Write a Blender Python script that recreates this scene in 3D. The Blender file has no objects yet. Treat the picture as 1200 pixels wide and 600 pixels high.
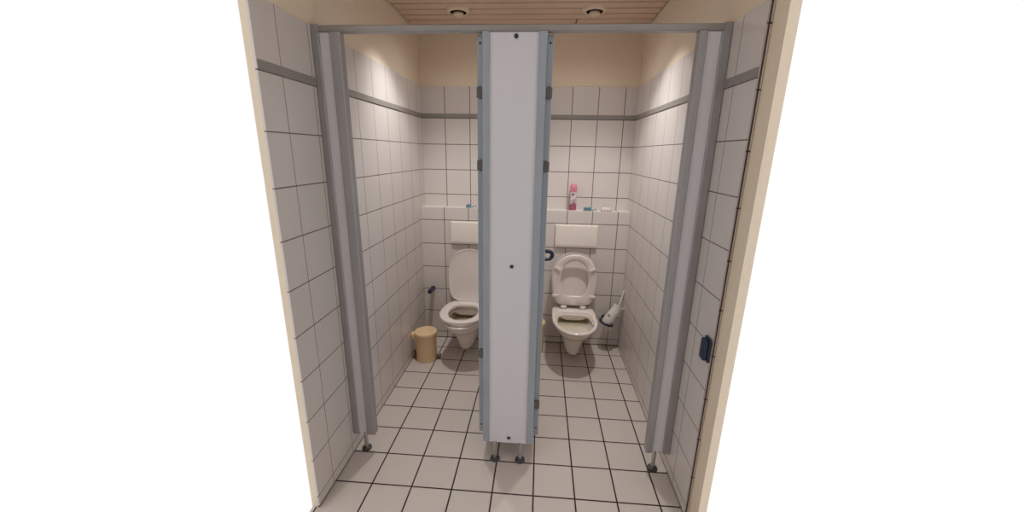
import bpy, bmesh, math, random
from mathutils import Vector, Matrix
random.seed(4)
PI = math.pi
scene = bpy.context.scene
COL = scene.collection

# ------------------------------------------------------------------ materials
def newmat(name):
    m = bpy.data.materials.new(name); m.use_nodes = True
    nt = m.node_tree; b = nt.nodes['Principled BSDF']
    return m, nt, b
def srgb(r, g, b):
    f = lambda c: (c/255/12.92) if c/255 <= .04045 else ((c/255+.055)/1.055)**2.4
    return (f(r), f(g), f(b), 1)
def mat(name, col, rough=.5, metal=0.0, noise=.03, nscale=30, bump=0.0, trans=0.0, alpha=1.0):
    m, nt, b = newmat(name)
    b.inputs['Roughness'].default_value = rough
    b.inputs['Metallic'].default_value = metal
    if trans: b.inputs['Transmission Weight'].default_value = trans
    tc = nt.nodes.new('ShaderNodeTexCoord')
    n = nt.nodes.new('ShaderNodeTexNoise'); n.inputs['Scale'].default_value = nscale
    n.inputs['Detail'].default_value = 4
    nt.links.new(tc.outputs['Object'], n.inputs['Vector'])
    r = nt.nodes.new('ShaderNodeValToRGB')
    lo = tuple(c*(1-noise) for c in col[:3])+(1,); hi = tuple(min(1, c*(1+noise)) for c in col[:3])+(1,)
    r.color_ramp.elements[0].position = .3; r.color_ramp.elements[1].position = .7
    r.color_ramp.elements[0].color = lo; r.color_ramp.elements[1].color = hi
    nt.links.new(n.outputs['Fac'], r.inputs['Fac'])
    nt.links.new(r.outputs['Color'], b.inputs['Base Color'])
    if bump:
        bp = nt.nodes.new('ShaderNodeBump'); bp.inputs['Strength'].default_value = bump
        bp.inputs['Distance'].default_value = .002
        nt.links.new(n.outputs['Fac'], bp.inputs['Height']); nt.links.new(bp.outputs['Normal'], b.inputs['Normal'])
    return m

def tile_mat(name, axes, offs, tile, grout, w, w_v=None, size=.2, rough=.28, nohoriz_above=None, extra=(), base_dark=None, jitter=.02, bumpd=.0015):
    """square tiles: lines where (coord-off) mod size is under w"""
    m, nt, b = newmat(name)
    N = nt.nodes; L = nt.links
    def math_(op, a, c=None, d=None):
        n = N.new('ShaderNodeMath'); n.operation = op
        for i, v in enumerate((a, c, d)):
            if v is None: continue
            if isinstance(v, (int, float)): n.inputs[i].default_value = v
            else: L.new(v, n.inputs[i])
        return n.outputs[0]
    tc = N.new('ShaderNodeTexCoord'); sp = N.new('ShaderNodeSeparateXYZ')
    L.new(tc.outputs['Object'], sp.inputs[0])
    lines = []; cells = []
    widths = (w, w_v or w)
    for ax, off, ww in zip(axes, offs, widths):
        c = sp.outputs['XYZ'.index(ax)]
        s = math_('DIVIDE', math_('SUBTRACT', c, off), size)
        fr = math_('FRACT', math_('ADD', s, .5 + 50))        # .5 at the line
        d = math_('MULTIPLY', math_('ABSOLUTE', math_('SUBTRACT', fr, .5)), size)
        # soft edge line: 1 at the grout's middle
        mr = N.new('ShaderNodeMapRange'); mr.inputs['From Min'].default_value = ww*.38; mr.inputs['From Max'].default_value = ww*.62
        mr.inputs['To Min'].default_value = 1; mr.inputs['To Max'].default_value = 0
        L.new(d, mr.inputs['Value'])
        lines.append(mr.outputs[0]); cells.append(math_('FLOOR', math_('ADD', s, 50)))
    z = sp.outputs[2]
    hl = lines[1]
    if nohoriz_above is not None:
        hl = math_('MULTIPLY', hl, math_('LESS_THAN', z, nohoriz_above))
    g = math_('MAXIMUM', lines[0], hl)
    for ax, pos in extra:
        c = sp.outputs['XYZ'.index(ax)]
        g = math_('MAXIMUM', g, math_('LESS_THAN', math_('ABSOLUTE', math_('SUBTRACT', c, pos)), w*.5))
    comb = N.new('ShaderNodeCombineXYZ'); L.new(cells[0], comb.inputs[0]); L.new(cells[1], comb.inputs[1])
    wn = N.new('ShaderNodeTexWhiteNoise'); L.new(comb.outputs[0], wn.inputs['Vector'])
    ns = N.new('ShaderNodeTexNoise'); ns.inputs['Scale'].default_value = 9; ns.inputs['Detail'].default_value = 5
    L.new(tc.outputs['Object'], ns.inputs['Vector'])
    val = math_('ADD', math_('ADD', 1-jitter*1.5, math_('MULTIPLY', wn.outputs['Value'], jitter)), math_('MULTIPLY', ns.outputs['Fac'], jitter*2))
    hs = N.new('ShaderNodeHueSaturation'); hs.inputs['Color'].default_value = tile
    L.new(val, hs.inputs['Value'])
    gm = N.new('ShaderNodeMix'); gm.data_type = 'RGBA'
    gn = N.new('ShaderNodeTexNoise'); gn.inputs['Scale'].default_value = 14
    L.new(tc.outputs['Object'], gn.inputs['Vector'])
    gm.inputs['A'].default_value = tuple(c*.7 for c in grout[:3])+(1,); gm.inputs['B'].default_value = tuple(c*1.3 for c in grout[:3])+(1,)
    L.new(gn.outputs['Fac'], gm.inputs['Factor'])
    mx = N.new('ShaderNodeMix'); mx.data_type = 'RGBA'
    L.new(g, mx.inputs['Factor']); L.new(hs.outputs['Color'], mx.inputs['A']); L.new(gm.outputs['Result'], mx.inputs['B'])
    res = mx.outputs['Result']
    if base_dark is not None:
        m2 = N.new('ShaderNodeMix'); m2.data_type = 'RGBA'
        L.new(math_('LESS_THAN', z, base_dark[0]), m2.inputs['Factor']); L.new(res, m2.inputs['A']); m2.inputs['B'].default_value = base_dark[1]
        res = m2.outputs['Result']
    L.new(res, b.inputs['Base Color'])
    rr = math_('ADD', rough, math_('MULTIPLY', g, .5)); L.new(rr, b.inputs['Roughness'])
    bp = N.new('ShaderNodeBump'); bp.inputs['Distance'].default_value = bumpd; bp.inputs['Strength'].default_value = .6
    hgt = math_('ADD', math_('MULTIPLY', g, -1), math_('MULTIPLY', ns.outputs['Fac'], .25))
    L.new(hgt, bp.inputs['Height']); L.new(bp.outputs['Normal'], b.inputs['Normal'])
    return m

TILE = srgb(222, 212, 206)
GROUT = srgb(128, 112, 102)
BASE = (.008, srgb(92, 72, 60))
ZO = .059; EDGE = 1.495; LW = -.185
M = {}
M['tile_l'] = tile_mat('white_wall_tiles_left', 'YZ', (-.02, ZO), TILE, GROUT, .0032, w_v=.0046, nohoriz_above=1.88, base_dark=BASE)
M['tile_r'] = tile_mat('white_wall_tiles_right', 'YZ', (-.075, ZO), TILE, GROUT, .0032, w_v=.0046, nohoriz_above=1.88, base_dark=BASE)
M['tile_b'] = tile_mat('white_wall_tiles_back', 'XZ', (.0045, ZO), TILE, srgb(112, 96, 86), .0056, nohoriz_above=1.88, base_dark=BASE)
M['tile_ledge'] = tile_mat('white_ledge_top_tiles', 'XY', (.006, 1.575), TILE, GROUT, .0035)
M['tile_floor'] = tile_mat('white_floor_tiles', 'XY', (0, 0), srgb(214, 201, 192), srgb(52, 36, 28), .0076, rough=.33, jitter=.025)
M['tile_edge'] = tile_mat('edge_tiles', 'XZ', (1.3, .02), srgb(205, 190, 180), srgb(70, 55, 48), .006, rough=.35)
M['plaster'] = mat('beige_plaster', srgb(242, 224, 200), .85, noise=.02, nscale=60, bump=.25)
M['strip'] = mat('grey_border_tile', srgb(152, 145, 140), .3, noise=.06, nscale=14)
M['slat'] = mat('beige_ceiling_slat', srgb(220, 192, 166), .5, noise=.03, nscale=5)
M['slatgap'] = mat('dark_slat_gap', srgb(40, 26, 20), .8)
M['ceilback'] = mat('ceiling_board', srgb(236, 234, 232), .9)
M['panel'] = mat('pale_laminate_panel', srgb(226, 221, 225), .45, noise=.012, nscale=3)
M['alu'] = mat('blue_grey_aluminium', srgb(170, 176, 184), .42, metal=.25, noise=.04, nscale=6)
M['alu2'] = mat('grey_aluminium', srgb(166, 162, 162), .42, metal=.25, noise=.04, nscale=6)
M['alu3'] = mat('brushed_rail_aluminium', srgb(160, 153, 148), .4, metal=.25, noise=.04, nscale=6)
M['doorface'] = mat('grey_blue_door_laminate', srgb(176, 184, 194), .45, noise=.015, nscale=4)
M['chrome'] = mat('foot_steel', srgb(190, 188, 186), .28, metal=.85)
M['rubber'] = mat('dark_foot_ring', srgb(78, 80, 78), .45, metal=.3)
M['screw'] = mat('dark_screw', srgb(70, 66, 66), .4, metal=.4)
M['hinge'] = mat('grey_hinge_block', srgb(108, 104, 102), .5)
M['ceramic'] = mat('white_ceramic', srgb(236, 224, 214), .1, noise=.01, nscale=8)
M['bowl'] = mat('limescaled_shaded_bowl', srgb(222, 211, 192), .18, noise=.06, nscale=12)
def add_shade_band(m):  # olive tint paints the shade under the flush rim onto the bowl's back
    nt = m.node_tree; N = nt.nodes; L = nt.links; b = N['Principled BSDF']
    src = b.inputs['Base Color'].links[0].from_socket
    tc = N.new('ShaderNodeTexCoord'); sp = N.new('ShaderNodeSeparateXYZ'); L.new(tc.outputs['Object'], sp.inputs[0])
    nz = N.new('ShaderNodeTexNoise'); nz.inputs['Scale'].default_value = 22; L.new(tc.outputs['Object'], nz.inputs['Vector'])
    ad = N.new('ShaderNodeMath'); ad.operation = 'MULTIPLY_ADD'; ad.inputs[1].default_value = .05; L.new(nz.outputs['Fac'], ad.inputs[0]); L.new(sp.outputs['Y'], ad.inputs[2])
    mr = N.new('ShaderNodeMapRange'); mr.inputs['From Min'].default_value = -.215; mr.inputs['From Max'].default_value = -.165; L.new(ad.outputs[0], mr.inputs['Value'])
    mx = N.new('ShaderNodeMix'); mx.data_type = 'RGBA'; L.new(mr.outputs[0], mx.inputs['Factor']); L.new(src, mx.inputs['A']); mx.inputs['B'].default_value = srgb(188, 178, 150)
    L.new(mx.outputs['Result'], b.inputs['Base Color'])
add_shade_band(M['bowl'])
M['plastic'] = mat('white_seat_plastic', srgb(234, 221, 213), .25, noise=.01)
M['plate'] = mat('flush_plate_plastic', srgb(236, 224, 214), .3, noise=.01)
M['navy'] = mat('navy_nylon', srgb(32, 44, 68), .3, noise=.05)
M['binbody'] = mat('beige_bin_plastic', srgb(236, 202, 158), .42, noise=.02, nscale=18)
M['binlid'] = mat('beige_bin_lid', srgb(238, 206, 160), .4, noise=.02, nscale=18)
M['binlid2'] = mat('cream_bin_lid', srgb(238, 216, 164), .4, noise=.02, nscale=18)
M['pedal'] = mat('brown_pedal', srgb(112, 76, 56), .5)
M['brush'] = mat('white_brush_plastic', srgb(232, 222, 214), .35)
M['cavity'] = mat('grey_cup_inside', srgb(150, 138, 128), .6)
M['pinkcap'] = mat('pink_cap', srgb(218, 132, 146), .35)
M['canbody'] = mat('pale_pink_can', srgb(208, 188, 190), .35, noise=.2, nscale=45)
M['canbase'] = mat('magenta_can_band', srgb(164, 84, 110), .35, noise=.25, nscale=60)
M['canmark'] = mat('dark_can_print', srgb(96, 70, 92), .4)
M['can_white'] = mat('white_can_ring', srgb(230, 214, 214), .35)
M['cyan'] = mat('blue_cleaning_block', srgb(52, 128, 152), .35, noise=.25, nscale=60)
M['clear'] = mat('clear_plastic_cage', srgb(232, 226, 222), .2, trans=.6)
M['lampglass'] = mat('frosted_lamp', srgb(226, 204, 176), .5)
M['lampring'] = mat('cream_lamp_ring', srgb(232, 212, 186), .4)
M['lampin'] = mat('dark_lamp_recess', srgb(60, 44, 34), .8)

# ------------------------------------------------------------------ mesh helpers
def add_box(bm, x0, x1, y0, y1, z0, z1, mi=0, bev=0, seg=2):
    vs = [bm.verts.new(c) for c in ((x0,y0,z0),(x1,y0,z0),(x1,y1,z0),(x0,y1,z0),(x0,y0,z1),(x1,y0,z1),(x1,y1,z1),(x0,y1,z1))]
    fs = [bm.faces.new([vs[i] for i in q]) for q in ((3,2,1,0),(4,5,6,7),(0,1,5,4),(1,2,6,5),(2,3,7,6),(3,0,4,7))]
    for f in fs: f.material_index = mi
    if bev:
        es = list({e for f in fs for e in f.edges})
        r = bmesh.ops.bevel(bm, geom=es, offset=bev, segments=seg, profile=.5, affect='EDGES')
        for f in r['faces']: f.material_index = mi
    return vs
def loft(bm, rings, close_start=True, close_end=True, mi=0, loop=False):
    rv = [[bm.verts.new(p) for p in r] for r in rings]
    n = len(rv[0]); fs = []
    pairs = list(zip(rv[:-1], rv[1:]))
    if loop: pairs.append((rv[-1], rv[0]))
    for a, b in pairs:
        for i in range(n):
            j = (i+1) % n
            f = bm.faces.new((a[i], a[j], b[j], b[i])); f.material_index = mi; f.smooth = True
    if not loop:
        if close_start: f = bm.faces.new(rv[0][::-1]); f.material_index = mi
        if close_end: f = bm.faces.new(rv[-1]); f.material_index = mi
    return rv
def lathe(bm, prof, center=(0,0,0), n=40, mat4=None, cs=True, ce=True, mi=0):
    rings = []
    for r, z in prof:
        ring = []
        for k in range(n):
            a = 2*PI*k/n
            v = Vector((r*math.cos(a), r*math.sin(a), z))
            v = (mat4 @ v) if mat4 is not None else v + Vector(center)
            ring.append(v)
        rings.append(ring)
    return loft(bm, rings, cs, ce, mi)
def tube(bm, pts, r, n=14, mi=0, closed=False):
    pts = [Vector(p) for p in pts]; rings = []
    up = Vector((0, 0, 1))
    prev = None
    m = len(pts)
    for i, p in enumerate(pts):
        if closed: t = (pts[(i+1) % m]-pts[(i-1) % m]).normalized()
        else: t = (pts[min(i+1, m-1)]-pts[max(i-1, 0)]).normalized()
        if prev is None:
            a = up if abs(t.dot(up)) < .95 else Vector((1, 0, 0))
            u = t.cross(a).normalized()
        else:
            u = (prev - t*prev.dot(t)).normalized()
        prev = u; w = t.cross(u)
        rr = r[i] if isinstance(r, (list, tuple)) else r
        rings.append([p + u*rr*math.cos(2*PI*k/n) + w*rr*math.sin(2*PI*k/n) for k in range(n)])
    loft(bm, rings, True, True, mi, loop=closed)
def axis_mat(p0, p1):
    d = (Vector(p1)-Vector(p0)).normalized()
    q = Vector((0, 0, 1)).rotation_difference(d)
    return Matrix.Translation(Vector(p0)) @ q.to_matrix().to_4x4()
def obj(name, bm, mats, parent=None, smooth=None, normals=True):
    if normals: bmesh.ops.recalc_face_normals(bm, faces=bm.faces)
    me = bpy.data.meshes.new(name); bm.to_mesh(me); bm.free()
    for m in (mats if isinstance(mats, (list, tuple)) else [mats]): me.materials.append(m)
    if smooth:
        for p in me.polygons: p.use_smooth = True
        me.set_sharp_from_angle(angle=math.radians(smooth))
    o = bpy.data.objects.new(name, me); COL.objects.link(o)
    if parent is not None: o.parent = parent
    return o
def thing(name, label, cat, loc=(0,0,0), group=None):
    o = bpy.data.objects.new(name, None); COL.objects.link(o); o.empty_display_size = .05
    o.location = loc; o['label'] = label; o['category'] = cat
    if group: o['group'] = group
    return o
def struct(name, bm, mats, smooth=None):
    o = obj(name, bm, mats, smooth=smooth); o['kind'] = 'structure'; return o
def BM(): return bmesh.new()

# ------------------------------------------------------------------ the room
YB = 1.69        # upper back wall
YL = 1.575        # front of the boxed-in cistern wall
CZ = 2.48        # ceiling
YR = -2.05       # wall behind the viewer
bm = BM(); add_box(bm, LW-.034, EDGE+.034, YR-.1, YB+.1, -.08, 0)
struct('floor', bm, M['tile_floor'])
TT = 2.095        # top of the tiling
def side_wall(name, x_face, sgn, y0, tmat):
    bm = BM()
    # plaster body stands 8 mm behind the tile face
    xb = x_face + sgn*.008; xo = x_face + sgn*.035
    add_box(bm, min(xb, xo), max(xb, xo), y0, YB+.1, 0, CZ+.06, 0)
    add_box(bm, min(x_face, xb), max(x_face, xb), y0, YB, 0, TT, 1)
    return struct(name, bm, [M['plaster'], tmat])
side_wall('wall_left', LW, -1, -.15, M['tile_l'])
side_wall('wall_right', EDGE, 1, -.04, M['tile_r'])
# tile edge and plastered return where the right wall ends
bm = BM(); add_box(bm, EDGE+.001, EDGE+.0155, -.048, -.0402, 0, TT, 0, bev=.003)
struct('trim_4', bm, M['tile_edge'])
bm = BM(); add_box(bm, EDGE+.016, EDGE+.05, -.128, -.0385, 0, CZ+.06)
struct('wall_entrance', bm, M['plaster'])
bm = BM()
add_box(bm, LW-.01, EDGE+.01, YB+.008, YB+.1, 0, CZ+.06, 0)
add_box(bm, LW, EDGE, YB, YB+.008, 1.1, TT, 1)
struct('wall_back', bm, [M['plaster'], M['tile_b']])
bm = BM()
vs = add_box(bm, LW, EDGE, YL, YB, 0, 1.160, 0)
for f in bm.faces:
    if abs(f.normal.z) > .9 or all(v.co.z > 1.1 for v in f.verts): f.material_index = 1
struct('wall_cistern', bm, [M['tile_b'], M['tile_ledge']])
# grey border strip
for i, (x0, x1, y0, y1) in enumerate(((LW, LW+.004, -.15, YB), (EDGE-.004, EDGE, -.04, YB), (LW+.004, EDGE-.004, YB-.004, YB))):
    bm = BM(); add_box(bm, x0, x1, y0, y1, 1.862, 1.893, 0, bev=.0015)
    struct('trim_%d' % (i+1), bm, M['strip'])
# slatted ceiling
bm = BM()
add_box(bm, LW-.12, EDGE+.12, YR-.1, YB+.1, CZ+.02, CZ+.08, 0)
y = 1.637
k = 0
while y > -.3:
    add_box(bm, LW+.002, EDGE-.002, y-.084, y, CZ, CZ+.012, 1, bev=.003)
    add_box(bm, LW+.002, EDGE-.002, y-.1, y-.086, CZ+.013, CZ+.019, 2)
    y -= .1
add_box(bm, .985, .991, 1.44, 1.56, CZ-.0015, CZ+.004, 2)          # butt joint of the rearmost slats
add_box(bm, LW+.002, EDGE-.002, 1.640, YB-.002, CZ, CZ+.012, 1, bev=.003)
struct('ceiling', bm, [M['ceilback'], M['slat'], M['slatgap']])
# washroom behind the viewer
bm = BM(); add_box(bm, LW-.12, EDGE+.12, YR-.1, YR, 0, CZ+.02); struct('wall_rear', bm, M['ceilback'])
REAR_Y = -1.05
bm = BM(); add_box(bm, LW-.12, LW, YR, REAR_Y, 0, CZ+.02); struct('wall_rear_left', bm, M['ceilback'])
bm = BM(); add_box(bm, EDGE, EDGE+.12, YR, REAR_Y, 0, CZ+.02); struct('wall_rear_right', bm, M['ceilback'])

# ------------------------------------------------------------------ cubicle fronts
FY = .21
HD = .03
t = thing('header_rail', 'long slim grey aluminium rail across the top of both cubicle fronts', 'rail', (.655, FY, 2.069))
bm = BM(); add_box(bm, LW-.655+.001, EDGE-.655-.001, -.004, HD+.004, 0, .026, 0, bev=.004)
add_box(bm, LW-.655+.001, EDGE-.655-.001, -.006, -.003, .004, .007, 0)
obj('rail_profile', bm, M['alu3'], t)
for s, x in ((-1, LW-.655), (1, EDGE-.655)):
    bm = BM(); add_box(bm, min(x, x-s*.03)+.001, max(x, x-s*.03)-.001, -.008, HD+.008, -.003, .029, 0, bev=.002)
    obj('end_bracket', bm, M['alu2'], t)

def profile(bm, x0, x1, z0, z1, y0=FY-.012, y1=FY+HD+.002, lip=.004):
    """aluminium edge profile with a chamfered front face and a shallow groove"""
    w = x1-x0
    pts = [(x0, y1), (x0, y0+.003), (x0+.003, y0), (x1-.003, y0), (x1, y0+.003), (x1, y1)]
    loft(bm, [[(x, y, z0) for x, y in pts], [(x, y, z1) for x, y in pts]])
    for f in bm.faces: f.smooth = False
def foot(parent, x, y, lx, ly, z1):
    bm = BM(); lathe(bm, [(.0105, .012), (.0105, z1)], (x-lx, y-ly, 0), 20)
    f = obj('foot', bm, M['chrome'], parent, smooth=40)
    bm = BM(); lathe(bm, [(.012, 0), (.025, 0), (.0265, .004), (.024, .011), (.016, .015), (.011, .016)], (x-lx, y-ly, 0), 28)
    obj('foot_flange', bm, M['rubber'], f, smooth=40)
def panel_screw(parent, x, z, r=.009):
    bm = BM(); lathe(bm, [(r, 0), (r, .003), (r*.6, .0045)], n=16, mat4=axis_mat((x, -.0005, z), (x, -1, z)))
    obj('screw', bm, M['screw'], parent, smooth=40)

def side_pilaster(name, label, xs, z0, footx, mats):
    x0, x1, x2, x3 = xs
    cx = (x0+x3)/2
    t = thing(name, label, 'cubicle pilaster', (cx, FY, 0), 'side pilasters of the cubicle fronts')
    bm = BM(); add_box(bm, x1-.004-cx, x2+.004-cx, 0, HD-.004, z0, 2.068, 0, bev=.002); obj('panel', bm, M['panel'], t)
    for (a, b), m in zip(((x0, x1), (x2, x3)), mats):
        bm = BM(); profile(bm, a-cx, b-cx, z0-.004, 2.0685, -.010, HD); obj('edge_profile', bm, m, t)
    foot(t, footx, FY+.015, cx, FY, z0+.01)
side_pilaster('cubicle_pilaster', 'narrow blue-grey cubicle pilaster fixed along the left tiled wall', (LW+.001, -.153, -.108, -.064), .116, -.128, (M['alu2'], M['alu2']))
side_pilaster('cubicle_pilaster', 'narrow blue-grey cubicle pilaster fixed along the right tiled wall', (1.374, 1.405, 1.457, EDGE-.001), .122, 1.425, (M['alu2'], M['alu2']))

CX = .663
t = thing('cubicle_pilaster', 'wide white central panel post between the two toilet cubicles', 'cubicle pilaster', (CX, FY, 0))
bm = BM(); add_box(bm, .551-CX, .762-CX, 0, HD-.004, .112, 2.068, 0, bev=.002); obj('panel', bm, M['panel'], t)
for a, b in ((.527, .557), (.756, .790)):
    bm = BM(); profile(bm, a-CX, b-CX, .122, 2.0685, -.010, HD); obj('edge_profile', bm, M['alu'], t)
for z in (2.052, 1.09, .145): panel_screw(t, .662-CX if z < 2 else .664-CX, z)
bm = BM(); add_box(bm, .650-CX, .676-CX, HD, YL-FY, .14, 2.06, 0, bev=.002); obj('divider', bm, M['panel'], t)
for x in (.589, .724): foot(t, x, FY+.005, CX, FY, .118)

# the two doors stand open against the divider, hinge edge to the viewer
def cubicle_door(label, x0, x1, side, hz, handle):
    t = thing('cubicle_door', label, 'cubicle door', ((x0+x1)/2, FY+.03, .15), 'open cubicle doors')
    w = (x1-x0)/2; D = .60; H = 1.915
    bm = BM(); add_box(bm, -w, w, .02, D-.02, 0, H, 0, bev=.002); obj('door_panel', bm, M['doorface'], t)
    for a, b in ((0, .024), (D-.024, D)):
        bm = BM(); add_box(bm, -w-.001, w+.001, a, b, -.001, H+.001, 0, bev=.002); obj('edge_profile', bm, M['alu'], t)
    for z in hz:
        bm = BM(); add_box(bm, -w-.0005 if side > 0 else -w-.002, w+.003 if side > 0 else w+.0005, -.012, .006, z-.15-.021, z-.15+.021, 0, bev=.002)
        lathe(bm, [(.006, z-.15-.024), (.006, z-.15+.024)], (0, -.006, 0), 12)
        obj('hinge', bm, M['hinge'], t)
    for z in (H-.03, .045):
        bm = BM(); lathe(bm, [(.0045, 0), (.0045, .002), (.002, .003)], n=12, mat4=axis_mat((0, .0005, z), (0, -1, z)))
        obj('screw', bm, M['screw'], t)
    if handle:
        y = D-.075; z = 1.005-.15
        bm = BM()
        lathe(bm, [(.027, 0), (.027, .006), (.022, .009)], n=28, mat4=axis_mat((w-.001, y, z+.012), (1, y, z+.012)))
        h = obj('handle_rose', bm, M['navy'], t, smooth=40)
        pts = [(w, y, z+.024), (w+.030, y, z+.024)]
        for k in range(9):
            a = PI/2 - PI*k/8
            pts.append((w+.034+.020*math.cos(a), y-.012*k/8, z+.022*math.sin(a)+.002))
        pts += [(w+.028, y-.016, z-.020), (w+.006, y-.018, z-.021)]
        bm = BM(); tube(bm, pts, .0122, 14); obj('lever', bm, M['navy'], h, smooth=60)
cubicle_door('blue-grey edge of the open cubicle door in front of the left toilet', .501, .525, -1, (1.845, 1.545, .62), False)
cubicle_door('blue-grey edge of the open cubicle door with a navy lever handle', .791, .814, 1, (1.845, 1.545, .34), True)

# ------------------------------------------------------------------ toilets
def outline(hw, yb, yf, hwb, n=64, p=2.15, ymid=.45):
    """closed D-shaped plan: back edge yb (half-width hwb), front yf, widest hw"""
    ym = yb + (yf-yb)*ymid
    pts = []
    h = n//2
    for k in range(h+1):                       # right front to left front: half ellipse
        a = PI*k/h
        c, s = math.cos(a), math.sin(a)
        x = hw*math.copysign(abs(c)**(2/p), c); yy = ym + (yf-ym)*abs(s)**(2/p)
        pts.append((x, yy))
    m = n-h-1
    for k in range(1, m+1):                    # back side: round the corners
        a = PI*k/(m+1)
        c, s = math.cos(a), math.sin(a)
        pp = 5.5
        x0 = -math.copysign(abs(c)**(2/pp), c); yy = ym + (yb-ym)*abs(s)**(2/pp)
        u = abs((yy-ym)/(yb-ym)) if yb != ym else 0
        w = hw + (hwb-hw)*u**1.6
        pts.append((x0*w, yy))
    return pts
def ring3(pts, z, dz=None):
    return [(x, y, z if dz is None else z+dz(x, y)) for x, y in pts]
RIMZ = .372
def make_toilet(name, label, X, seat_up):
    t = thing(name, label, 'toilet', (X, YL, 0), 'wall-hung toilets')
    # --- ceramic pan: outside from foot up to rim, then down inside
    secs = [(.066, .036, -.12, -.31, .034), (.073, .056, -.06, -.332, .055), (.092, .066, -.01, -.348, .070), (.14, .074, 0, -.372, .088), (.20, .087, 0, -.412, .102), (.25, .100, 0, -.450, .113),
            (.29, .116, 0, -.486, .125), (.325, .137, 0, -.524, .140), (.347, .157, 0, -.552, .153), (.358, .171, 0, -.568, .162), (.364, .1745, 0, -.570, .164), (RIMZ, .169, -.004, -.563, .160)]
    rings = [ring3(outline(hw, yb, yf, hb, ymid=.5), z) for z, hw, yb, yf, hb in secs]
    inner = [(RIMZ, .147, -.170, -.538, .128), (RIMZ-.004, .143, -.174, -.534, .124), (RIMZ-.022, .140, -.178, -.530, .121)]
    rings += [ring3(outline(hw, yb, yf, hb, p=2.2, ymid=.42), z) for z, hw, yb, yf, hb in inner]
    bm = BM(); loft(bm, rings, True, False); obj('pan', bm, M['ceramic'], t, smooth=50)
    # --- washout bowl under the rim
    br = []
    for z, hw, yb, yf, hb in ((RIMZ-.022, .140, -.178, -.530, .121), (RIMZ-.023, .152, -.162, -.540, .132), (RIMZ-.040, .153, -.145, -.534, .128),
                              (RIMZ-.075, .134, -.132, -.512, .112), (RIMZ-.090, .120, -.150, -.495, .10), (RIMZ-.096, .105, -.19, -.478, .09)):
        br.append(ring3(outline(hw, yb, yf, hb, p=2.2, ymid=.42), z))
    for s, z in ((.85, RIMZ-.098), (.6, RIMZ-.099), (.3, RIMZ-.100)):
        br.append(ring3([(x*s, -.345+(y+.345)*s) for x, y in outline(.105, -.19, -.478, .09, p=2.2, ymid=.42)], z, lambda x, y: -.05*max(0, (-y-.40)/.09)))
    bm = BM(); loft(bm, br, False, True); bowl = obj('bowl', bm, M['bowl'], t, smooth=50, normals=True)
    # flush rim: a ceramic apron inside the back of the bowl with a wavy lower edge
    o1 = outline(.1395, -.1785, -.5295, .1205, n=96, p=2.2, ymid=.42); o2 = outline(.133, -.186, -.522, .114, n=96, p=2.2, ymid=.42)
    idx = [i for i, q in enumerate(o1) if q[1] > -.36]
    h0 = [i for i in idx if o1[i][0] > 0 and i < 30]; h1 = [i for i in idx if i not in h0]
    order = h1 + h0
    bm = BM(); cols = []
    for n_, i in enumerate(order):
        u = 2*n_/(len(order)-1)-1
        zb = RIMZ-.054+.013*(-math.cos(2*PI*u)) - .012*(1-abs(u))*0 + .020*max(0, abs(u)-.75)/.25
        (xa, ya), (xb, yb_) = o1[i], o2[i]
        cols.append([bm.verts.new(q) for q in ((xa, ya, RIMZ-.018), (xb, yb_, RIMZ-.022), (xb, yb_, zb+.004), ((xa+xb)/2, (ya+yb_)/2, zb), (xa, ya, zb+.002))])
    for c0, c1 in zip(cols[:-1], cols[1:]):
        for k in range(5):
            bm.faces.new((c0[k], c0[(k+1) % 5], c1[(k+1) % 5], c1[k]))
    bm.faces.new(cols[0]); bm.faces.new(cols[-1][::-1])
    obj('flush_rim', bm, M['ceramic'], bowl, smooth=50)
    # --- hinge bar and blocks
    hy = -.118; hz = RIMZ+.012
    for s in (-1, 1):
        bm = BM(); lathe(bm, [(.013, 0), (.013, .008), (.010, .014)], (s*.078, hy, RIMZ-.002), 20)
        lathe(bm, [(.011, -.022), (.011, .022)], n=18, mat4=Matrix.Translation((s*.078, hy, hz+.006)) @ Matrix.Rotation(PI/2, 4, 'Y'))
        obj('hinge', bm, M['plastic'], t, smooth=40)
    # --- seat ring and lid, modelled flat (z = thickness) then hinged
    def seat_mesh(bm, th):
        o = lambda d: outline(.181-d, -.02-d*.3, -.445+d, .150-d, p=2.25, ymid=.46)
        i = lambda d: outline(.112+d, -.098+d, -.392-d, .080+d, p=2.1, ymid=.44)
        rings = [ring3(o(.010), 0), ring3(o(.002), .003), ring3(o(0), .008), ring3(o(.003), th-.004), ring3(o(.012), th), ring3(i(.012), th),
                 ring3(i(.003), th-.003), ring3(i(0), .007), ring3(i(.006), 0)]
        loft(bm, rings, loop=True)
    def lid_mesh(bm, z0):
        o = lambda d: outline(.184-d, -.012-d*.3, -.452+d, .158-d, p=2.3, ymid=.46)
        s = lambda k: [(x*k, -.235+(y+.235)*k) for x, y in o(.03)]
        rings = [ring3(s(.05), z0+.004), ring3(s(.5), z0+.004), ring3(o(.026), z0+.004), ring3(o(.012), z0), ring3(o(.004), z0-.004), ring3(o(0), z0+.002), ring3(o(.002), z0+.009), ring3(o(.014), z0+.015),
                 ring3(s(.6), z0+.020), ring3(s(.05), z0+.021)]
        loft(bm, rings)
    def hinge(bm, deg):
        # rotate about the hinge axis (x) so that 0 = flat on the pan, 90+ = upright
        R = Matrix.Translation((0, hy, hz)) @ Matrix.Rotation(math.radians(-deg), 4, 'X') @ Matrix.Translation((0, 0, .002))
        bmesh.ops.transform(bm, matrix=R, verts=bm.verts)
    S_TH = .026
    bm = BM(); seat_mesh(bm, S_TH); hinge(bm, 92 if seat_up else 0)
    seat = obj('seat', bm, M['plastic'], t, smooth=50)
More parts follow.
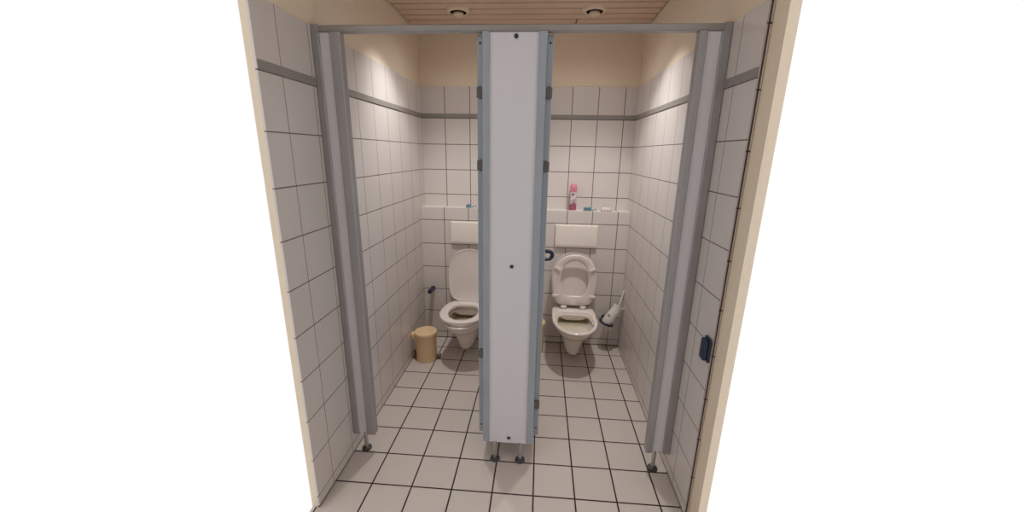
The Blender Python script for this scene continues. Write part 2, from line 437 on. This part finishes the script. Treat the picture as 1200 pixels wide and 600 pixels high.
    for sx, sy, rot in ((-1, -.10, 0), (1, -.10, 0), (-1, -.325, 32), (1, -.325, -32)):
        bm = BM(); add_box(bm, -.027, .027, -.011, .011, -.014, .0015, 0, bev=.005, seg=3)
        w = .148 if sy > -.2 else .138
        bmesh.ops.transform(bm, matrix=Matrix.Translation((sx*w, sy, 0)) @ Matrix.Rotation(math.radians(-sx*0+rot), 4, 'Z'), verts=bm.verts)
        hinge(bm, 92 if seat_up else 0)
        obj('buffer', bm, M['plastic'], seat, smooth=50)
    bm = BM(); lid_mesh(bm, S_TH+.004); hinge(bm, 99 if seat_up else 97)
    obj('lid', bm, M['plastic'], t, smooth=50)
    for s in (-1, 1):
        bm = BM(); lathe(bm, [(.011, 0), (.010, .006), (.004, .009)], n=16, mat4=axis_mat((s*.083, -.10, .17), (s, -.10, .17)))
        obj('bolt_cap', bm, M['hinge'], t, smooth=40)
    return t
make_toilet('toilet', 'white wall-hung toilet with seat lowered and lid raised in left cubicle', .222, False)
make_toilet('toilet', 'white wall-hung toilet with both seat and lid raised in right cubicle', 1.083, True)

def flush_plate(label, X):
    t = thing('flush_plate', label, 'flush plate', (X, YL, .862), 'flush plates above the toilets')
    bm = BM(); add_box(bm, -.170, .170, -.010, -.0002, 0, .190, 0, bev=.003); obj('frame', bm, M['plate'], t)
    bm = BM()
    pts = [(-.0095, .004), (-.024, .006), (-.029, .014), (-.028, .035), (-.019, .165), (-.016, .182), (-.0095, .186)]
    loft(bm, [[(-.166, y, z) for y, z in pts], [(.166, y, z) for y, z in pts]])
    for f in bm.faces: f.smooth = False
    obj('button', bm, M['plate'], t, smooth=35)
flush_plate('wide white flush plate above the toilet with lowered seat', .230)
flush_plate('wide white flush plate above the toilet with raised seat', 1.083)

# ------------------------------------------------------------------ pedal bins
def pedal_bin(label, x, y, lidmat, rot, h=.235):
    t = thing('pedal_bin', label, 'waste bin', (x, y, 0), 'pedal bins beside the toilets')
    t.rotation_euler = (0, 0, rot)
    bm = BM(); lathe(bm, [(.074, 0), (.078, .004), (.079, .02), (.0815, h*.9), (.0845, h*.905), (.0845, h*.985), (.081, h)], n=48, ce=True)
    obj('body', bm, M['binbody'], t, smooth=40)
    bm = BM(); lathe(bm, [(.083, h+.001), (.088, h+.002), (.088, h+.013), (.084, h+.019), (.060, h+.022), (.02, h+.023)], n=48)
    # hinge tab on the lid
    add_box(bm, -.112, -.080, -.030, .030, h-.036, h+.006, 0, bev=.009, seg=3)
    obj('lid', bm, lidmat, t, smooth=40)
    bm = BM(); add_box(bm, -.094, -.080, -.016, .016, .012, .075, 0, bev=.004); obj('lid_rod_guard', bm, M['pedal'], t)
    bm = BM(); add_box(bm, .070, .112, -.018, .018, .012, .024, 0, bev=.004)
    add_box(bm, .104, .114, -.018, .018, .020, .034, 0, bev=.003)
    obj('pedal', bm, M['pedal'], t)
pedal_bin('whole beige pedal bin standing on the floor by the left tiled wall', -.076, 1.203, M['binlid'], math.radians(8), h=.222)
pedal_bin('beige pedal bin mostly hidden behind the central panel post', .775, 1.43, M['binlid2'], math.radians(-85), h=.245)

# ------------------------------------------------------------------ small fittings
# spare paper roll pin on the boxed wall
t = thing('paper_roll_pin', 'short navy roll pin sticking out of the back wall beside the left toilet', 'roll holder', (-.112, YL, .462))
bm = BM(); lathe(bm, [(.0215, 0), (.0215, .006), (.020, .008)], n=24, mat4=axis_mat((0, 0, 0), (0, -1, 0))); obj('rosette', bm, M['navy'], t, smooth=40)
bm = BM(); lathe(bm, [(.019, .006), (.019, .10), (.017, .107), (.010, .11)], n=24, mat4=axis_mat((0, 0, 0), (0, -1, .02))); obj('pin', bm, M['navy'], t, smooth=40)

# toilet brush set in the right corner
RC = Vector((1.363, 1.47, .262))
AX = Vector((.094, .012, .142)).normalized()
t = thing('brush_holder', 'navy ring bracket on the back wall carrying the white toilet brush cup', 'brush holder', (1.363, YL, .262))
RM = Matrix.Translation((0, RC.y-YL, 0)) @ Vector((0, 0, 1)).rotation_difference(Vector((.36, 0, 1)).normalized()).to_matrix().to_4x4()
bm = BM(); tube(bm, [RM @ Vector((.054*math.cos(2*PI*k/36), .054*math.sin(2*PI*k/36), 0)) for k in range(36)], .009, 12, closed=True); obj('ring', bm, M['navy'], t, smooth=60)
bm = BM(); tube(bm, [RM @ Vector((0, .055, 0)), (0, -.006, 0)], .009, 12); obj('arm', bm, M['navy'], t, smooth=60)
bm = BM(); lathe(bm, [(.026, 0), (.026, .007), (.020, .010)], n=24, mat4=axis_mat((0, 0, 0), (0, -1, 0))); obj('rosette', bm, M['navy'], t, smooth=40)
Ln = .188
p0 = RC - AX*.014
t = thing('toilet_brush', 'white toilet brush tilted in its cup in the right corner', 'toilet brush', p0)
AM = axis_mat((0, 0, 0), AX)
bm = BM(); lathe(bm, [(.028, 0), (.038, .003), (.0425, .012), (.0435, .030), (.0445, .050), (.0445, .062), (.042, .070), (.040, Ln-.014), (.0445, Ln-.012), (.0445, Ln), (.039, Ln), (.038, Ln-.05)], n=36, mat4=AM)
obj('cup', bm, M['brush'], t, smooth=40)
# opening in the front of the cup
bm = BM(); lathe(bm, [(.016, 0), (.016, .004)], n=20, mat4=AM @ Matrix.Translation((0, 0, .076)) @ Matrix.Rotation(0, 4, 'Z'))
bmesh.ops.delete(bm, geom=list(bm.verts), context='VERTS')
vv = AM.inverted().to_3x3() @ Vector((-.62, -.70, .35)); ang = math.atan2(vv.y, vv.x)
rings = []
for r in (.0408, .0428):
    ring = []
    for k in range(20):
        a = 2*PI*k/20
        aa = ang + .34*math.cos(a)
        ring.append(AM @ Vector((r*math.cos(aa), r*math.sin(aa), .080+.012*math.sin(a))))
    rings.append(ring)
loft(bm, rings); obj('cup_opening', bm, M['cavity'], t)
q0 = AM @ Vector((0, 0, Ln-.05)); q1 = q0 + Vector((.030, .006, .055)); q2 = q1 + Vector((.028, .004, .125))
bm = BM(); tube(bm, [q0, q0.lerp(q1, .6), q1.lerp(q2, .05), q1.lerp(q2, .5), q1.lerp(q2, .93), q2], [.013, .011, .008, .007, .008, .004], 14); obj('handle', bm, M['brush'], t, smooth=60)

# spray can on the ledge
LZ = 1.160
t = thing('spray_can', 'pink air freshener spray can standing on the tiled ledge', 'spray can', (1.049, 1.645, LZ))
R0 = .0275
bm = BM(); lathe(bm, [(R0-.002, 0), (R0, .003), (R0, .142), (R0-.003, .150), (R0-.008, .154)], n=36); can = obj('can', bm, M['canbody'], t, smooth=40)
bm = BM(); lathe(bm, [(R0+.0002, .004), (R0+.0005, .005), (R0+.0005, .050), (R0+.0002, .051)], n=36, cs=False, ce=False); obj('lower_band', bm, M['canbase'], can, smooth=40)
for (a, z, rx, rz, m) in ((-1.35, .058, .30, .010, 'canmark'), (-1.95, .095, .34, .017, 'can_white'), (-1.15, .112, .30, .013, 'can_white'), (-1.75, .128, .4, .009, 'canmark'), (-1.4, .083, .25, .007, 'canbase')):
    bm = BM(); ring = [Vector(((R0+.0008)*math.cos(a+rx*math.cos(q)), (R0+.0008)*math.sin(a+rx*math.cos(q)), z+rz*math.sin(q))) for q in [2*PI*k/18 for k in range(18)]]
    ring2 = [Vector((v.x*.97, v.y*.97, v.z)) for v in ring]
    loft(bm, [ring2, ring]); obj('printed_mark', bm, M[m], can)
bm = BM(); lathe(bm, [(R0+.001, .151), (R0+.001, .156), (R0, .160), (R0-.001, .186), (R0-.004, .200), (R0-.010, .208), (R0-.02, .211)], n=36)
cap = obj('cap', bm, M['pinkcap'], t, smooth=40)
bm = BM(); add_box(bm, -.004, .004, -R0-.0015, -R0+.004, .160, .176, 0, bev=.0015); obj('nozzle_slot', bm, M['canbase'], cap)
# rim blocks on the ledge
def rim_block(name, label, x, y, main, rot, wide):
    t = thing(name, label, 'toilet freshener', (x, y, LZ), 'toilet rim fresheners on the ledge'); t.rotation_euler = (0, 0, rot)
    bm = BM(); add_box(bm, -wide/2, wide/2, -.016, .016, .002, .027, 0, bev=.006, seg=3); obj('block', bm, main, t, smooth=40)
    bm = BM(); add_box(bm, -wide/2-.006, wide/2+.006, -.018, .018, 0, .004, 0, bev=.001)
    for k in range(4):
        xx = -wide/2+.004 + k*(wide-.008)/3
        add_box(bm, xx-.0015, xx+.0015, -.018, .018, .003, .022, 0, bev=.0006)
    obj('cage', bm, M['clear'], t)
    pts = [(wide/2+.004, 0, .003), (wide/2+.020, 0, .006), (wide/2+.034, 0, .012), (wide/2+.044, 0, .010), (wide/2+.05, 0, .004)]
    bm = BM(); tube(bm, pts, .0035, 8); obj('hook', bm, M['cyan'] if main is M['cyan'] else M['clear'], t, smooth=60)
rim_block('rim_freshener', 'blue toilet freshener block lying beside the pink spray can', 1.165, 1.628, M['cyan'], .05, .056)
rim_block('rim_freshener', 'clear white toilet freshener lying on the ledge near the right corner', 1.315, 1.632, M['brush'], -.04, .075)
rim_block('rim_freshener', 'blue toilet freshener block lying on the ledge above the left flush plate', .196, 1.628, M['cyan'], .1, .035)

# navy fitting on the near end of the right wall
t = thing('wall_fitting', 'dark navy rounded plastic fitting on the near end of the right wall', 'wall fitting', (EDGE, -.016, .836))
bm = BM(); add_box(bm, -.012, -.0005, -.027, .027, -.052, .052, 0, bev=.005, seg=3); obj('base_plate', bm, M['navy'], t, smooth=40)
bm = BM(); add_box(bm, -.030, -.011, -.024, .020, -.045, .047, 0, bev=.009, seg=4); obj('cover', bm, M['navy'], t, smooth=40)

# ------------------------------------------------------------------ ceiling lamps
def downlight(label, x, y, grp='recessed downlights in the slatted ceiling'):
    t = thing('downlight', label, 'ceiling lamp', (x, y, CZ), grp)
    bm = BM(); lathe(bm, [(.052, -.018), (.054, -.020), (.062, -.019), (.071, -.013), (.076, -.003), (.076, .0)], n=40, cs=False, ce=False); obj('ring', bm, M['lampring'], t, smooth=50)
    bm = BM(); lathe(bm, [(.0525, -.0185), (.0515, -.002), (.014, -.001), (.012, -.024)], n=32, cs=False, ce=True); obj('recess', bm, M['lampin'], t)
    bm = BM(); lathe(bm, [(.012, -.016), (.030, -.019), (.034, -.024), (.033, -.032), (.027, -.040), (.016, -.045), (.004, -.047)], n=32); obj('bulb', bm, M['lampglass'], t, smooth=60)
    return t
downlight('round cream ceiling downlight over the left cubicle', .218, 1.245)
downlight('round cream ceiling downlight over the right cubicle', 1.081, 1.248)

def lamp(kind, name, loc, energy, color, **kw):
    l = bpy.data.lights.new(name, kind); l.energy = energy; l.color = color
    for k, v in kw.items(): setattr(l, k, v)
    o = bpy.data.objects.new(name, l); COL.objects.link(o); o.location = loc
    return o
WHITE = (1.0, 1.0, .98)
def aim(o, d):
    o.rotation_euler = Vector(d).to_track_quat('-Z', 'Y').to_euler()
# each recessed reflector lamp: a weak spill with a hard cut-off and a stronger soft beam straight down
for x, y, ang, pw in ((.11, .85, 89, 4.6), (1.165, .86, 95, 8)):
    lamp('SPOT', 'downlight_spill', (x, y, CZ-.03), pw, WHITE, spot_size=math.radians(ang), spot_blend=.18, shadow_soft_size=.04)
    o = lamp('SPOT', 'downlight_beam', (x, y, CZ-.03), 47, WHITE, spot_size=math.radians(96), spot_blend=1, shadow_soft_size=.05)
    aim(o, (.05 if x < .6 else -.05, .16, -1))
for x, y in ((.218, 1.245), (1.081, 1.248)):
    lamp('SPOT', 'downlight_glow', (x, y-.02, CZ-.055), 4.8, WHITE, spot_size=math.radians(160), spot_blend=1, shadow_soft_size=.03)
for x in (.25, 1.06):  # unseen fill lights added over the front floor, without fittings
    o = lamp('AREA', 'washroom_fill', (x, -.75, CZ-.02), .8, WHITE, shape='DISK', size=.35)

w = bpy.data.worlds.new('daylight'); scene.world = w; w.use_nodes = True
w.node_tree.nodes['Background'].inputs['Color'].default_value = (1, 1, 1, 1)
w.node_tree.nodes['Background'].inputs['Strength'].default_value = 1.02

# ------------------------------------------------------------------ camera
yaw, pitch, roll, f_px, cx, cy, cz = .0698022, .2626925, .0177029, 449.44, .781665, -1.496258, 1.600899
fw = Vector((-math.sin(yaw)*math.cos(pitch), math.cos(yaw)*math.cos(pitch), -math.sin(pitch)))
r = Vector((math.cos(yaw), math.sin(yaw), 0)); u = r.cross(fw)
c, s = math.cos(roll), math.sin(roll)
r2 = c*r + s*u; u2 = -s*r + c*u
cd = bpy.data.cameras.new('camera'); cd.sensor_width = 36; cd.lens = f_px/1200*36; cd.clip_start = .02
cam = bpy.data.objects.new('camera', cd); COL.objects.link(cam)
mw = Matrix((( r2.x, u2.x, -fw.x, cx), (r2.y, u2.y, -fw.y, cy), (r2.z, u2.z, -fw.z, cz), (0, 0, 0, 1)))
cam.matrix_world = mw
scene.camera = cam
vs = scene.view_settings
vs.view_transform = 'Standard'; vs.look = 'None'; vs.gamma = 1; vs.use_curve_mapping = False; vs.exposure = 0
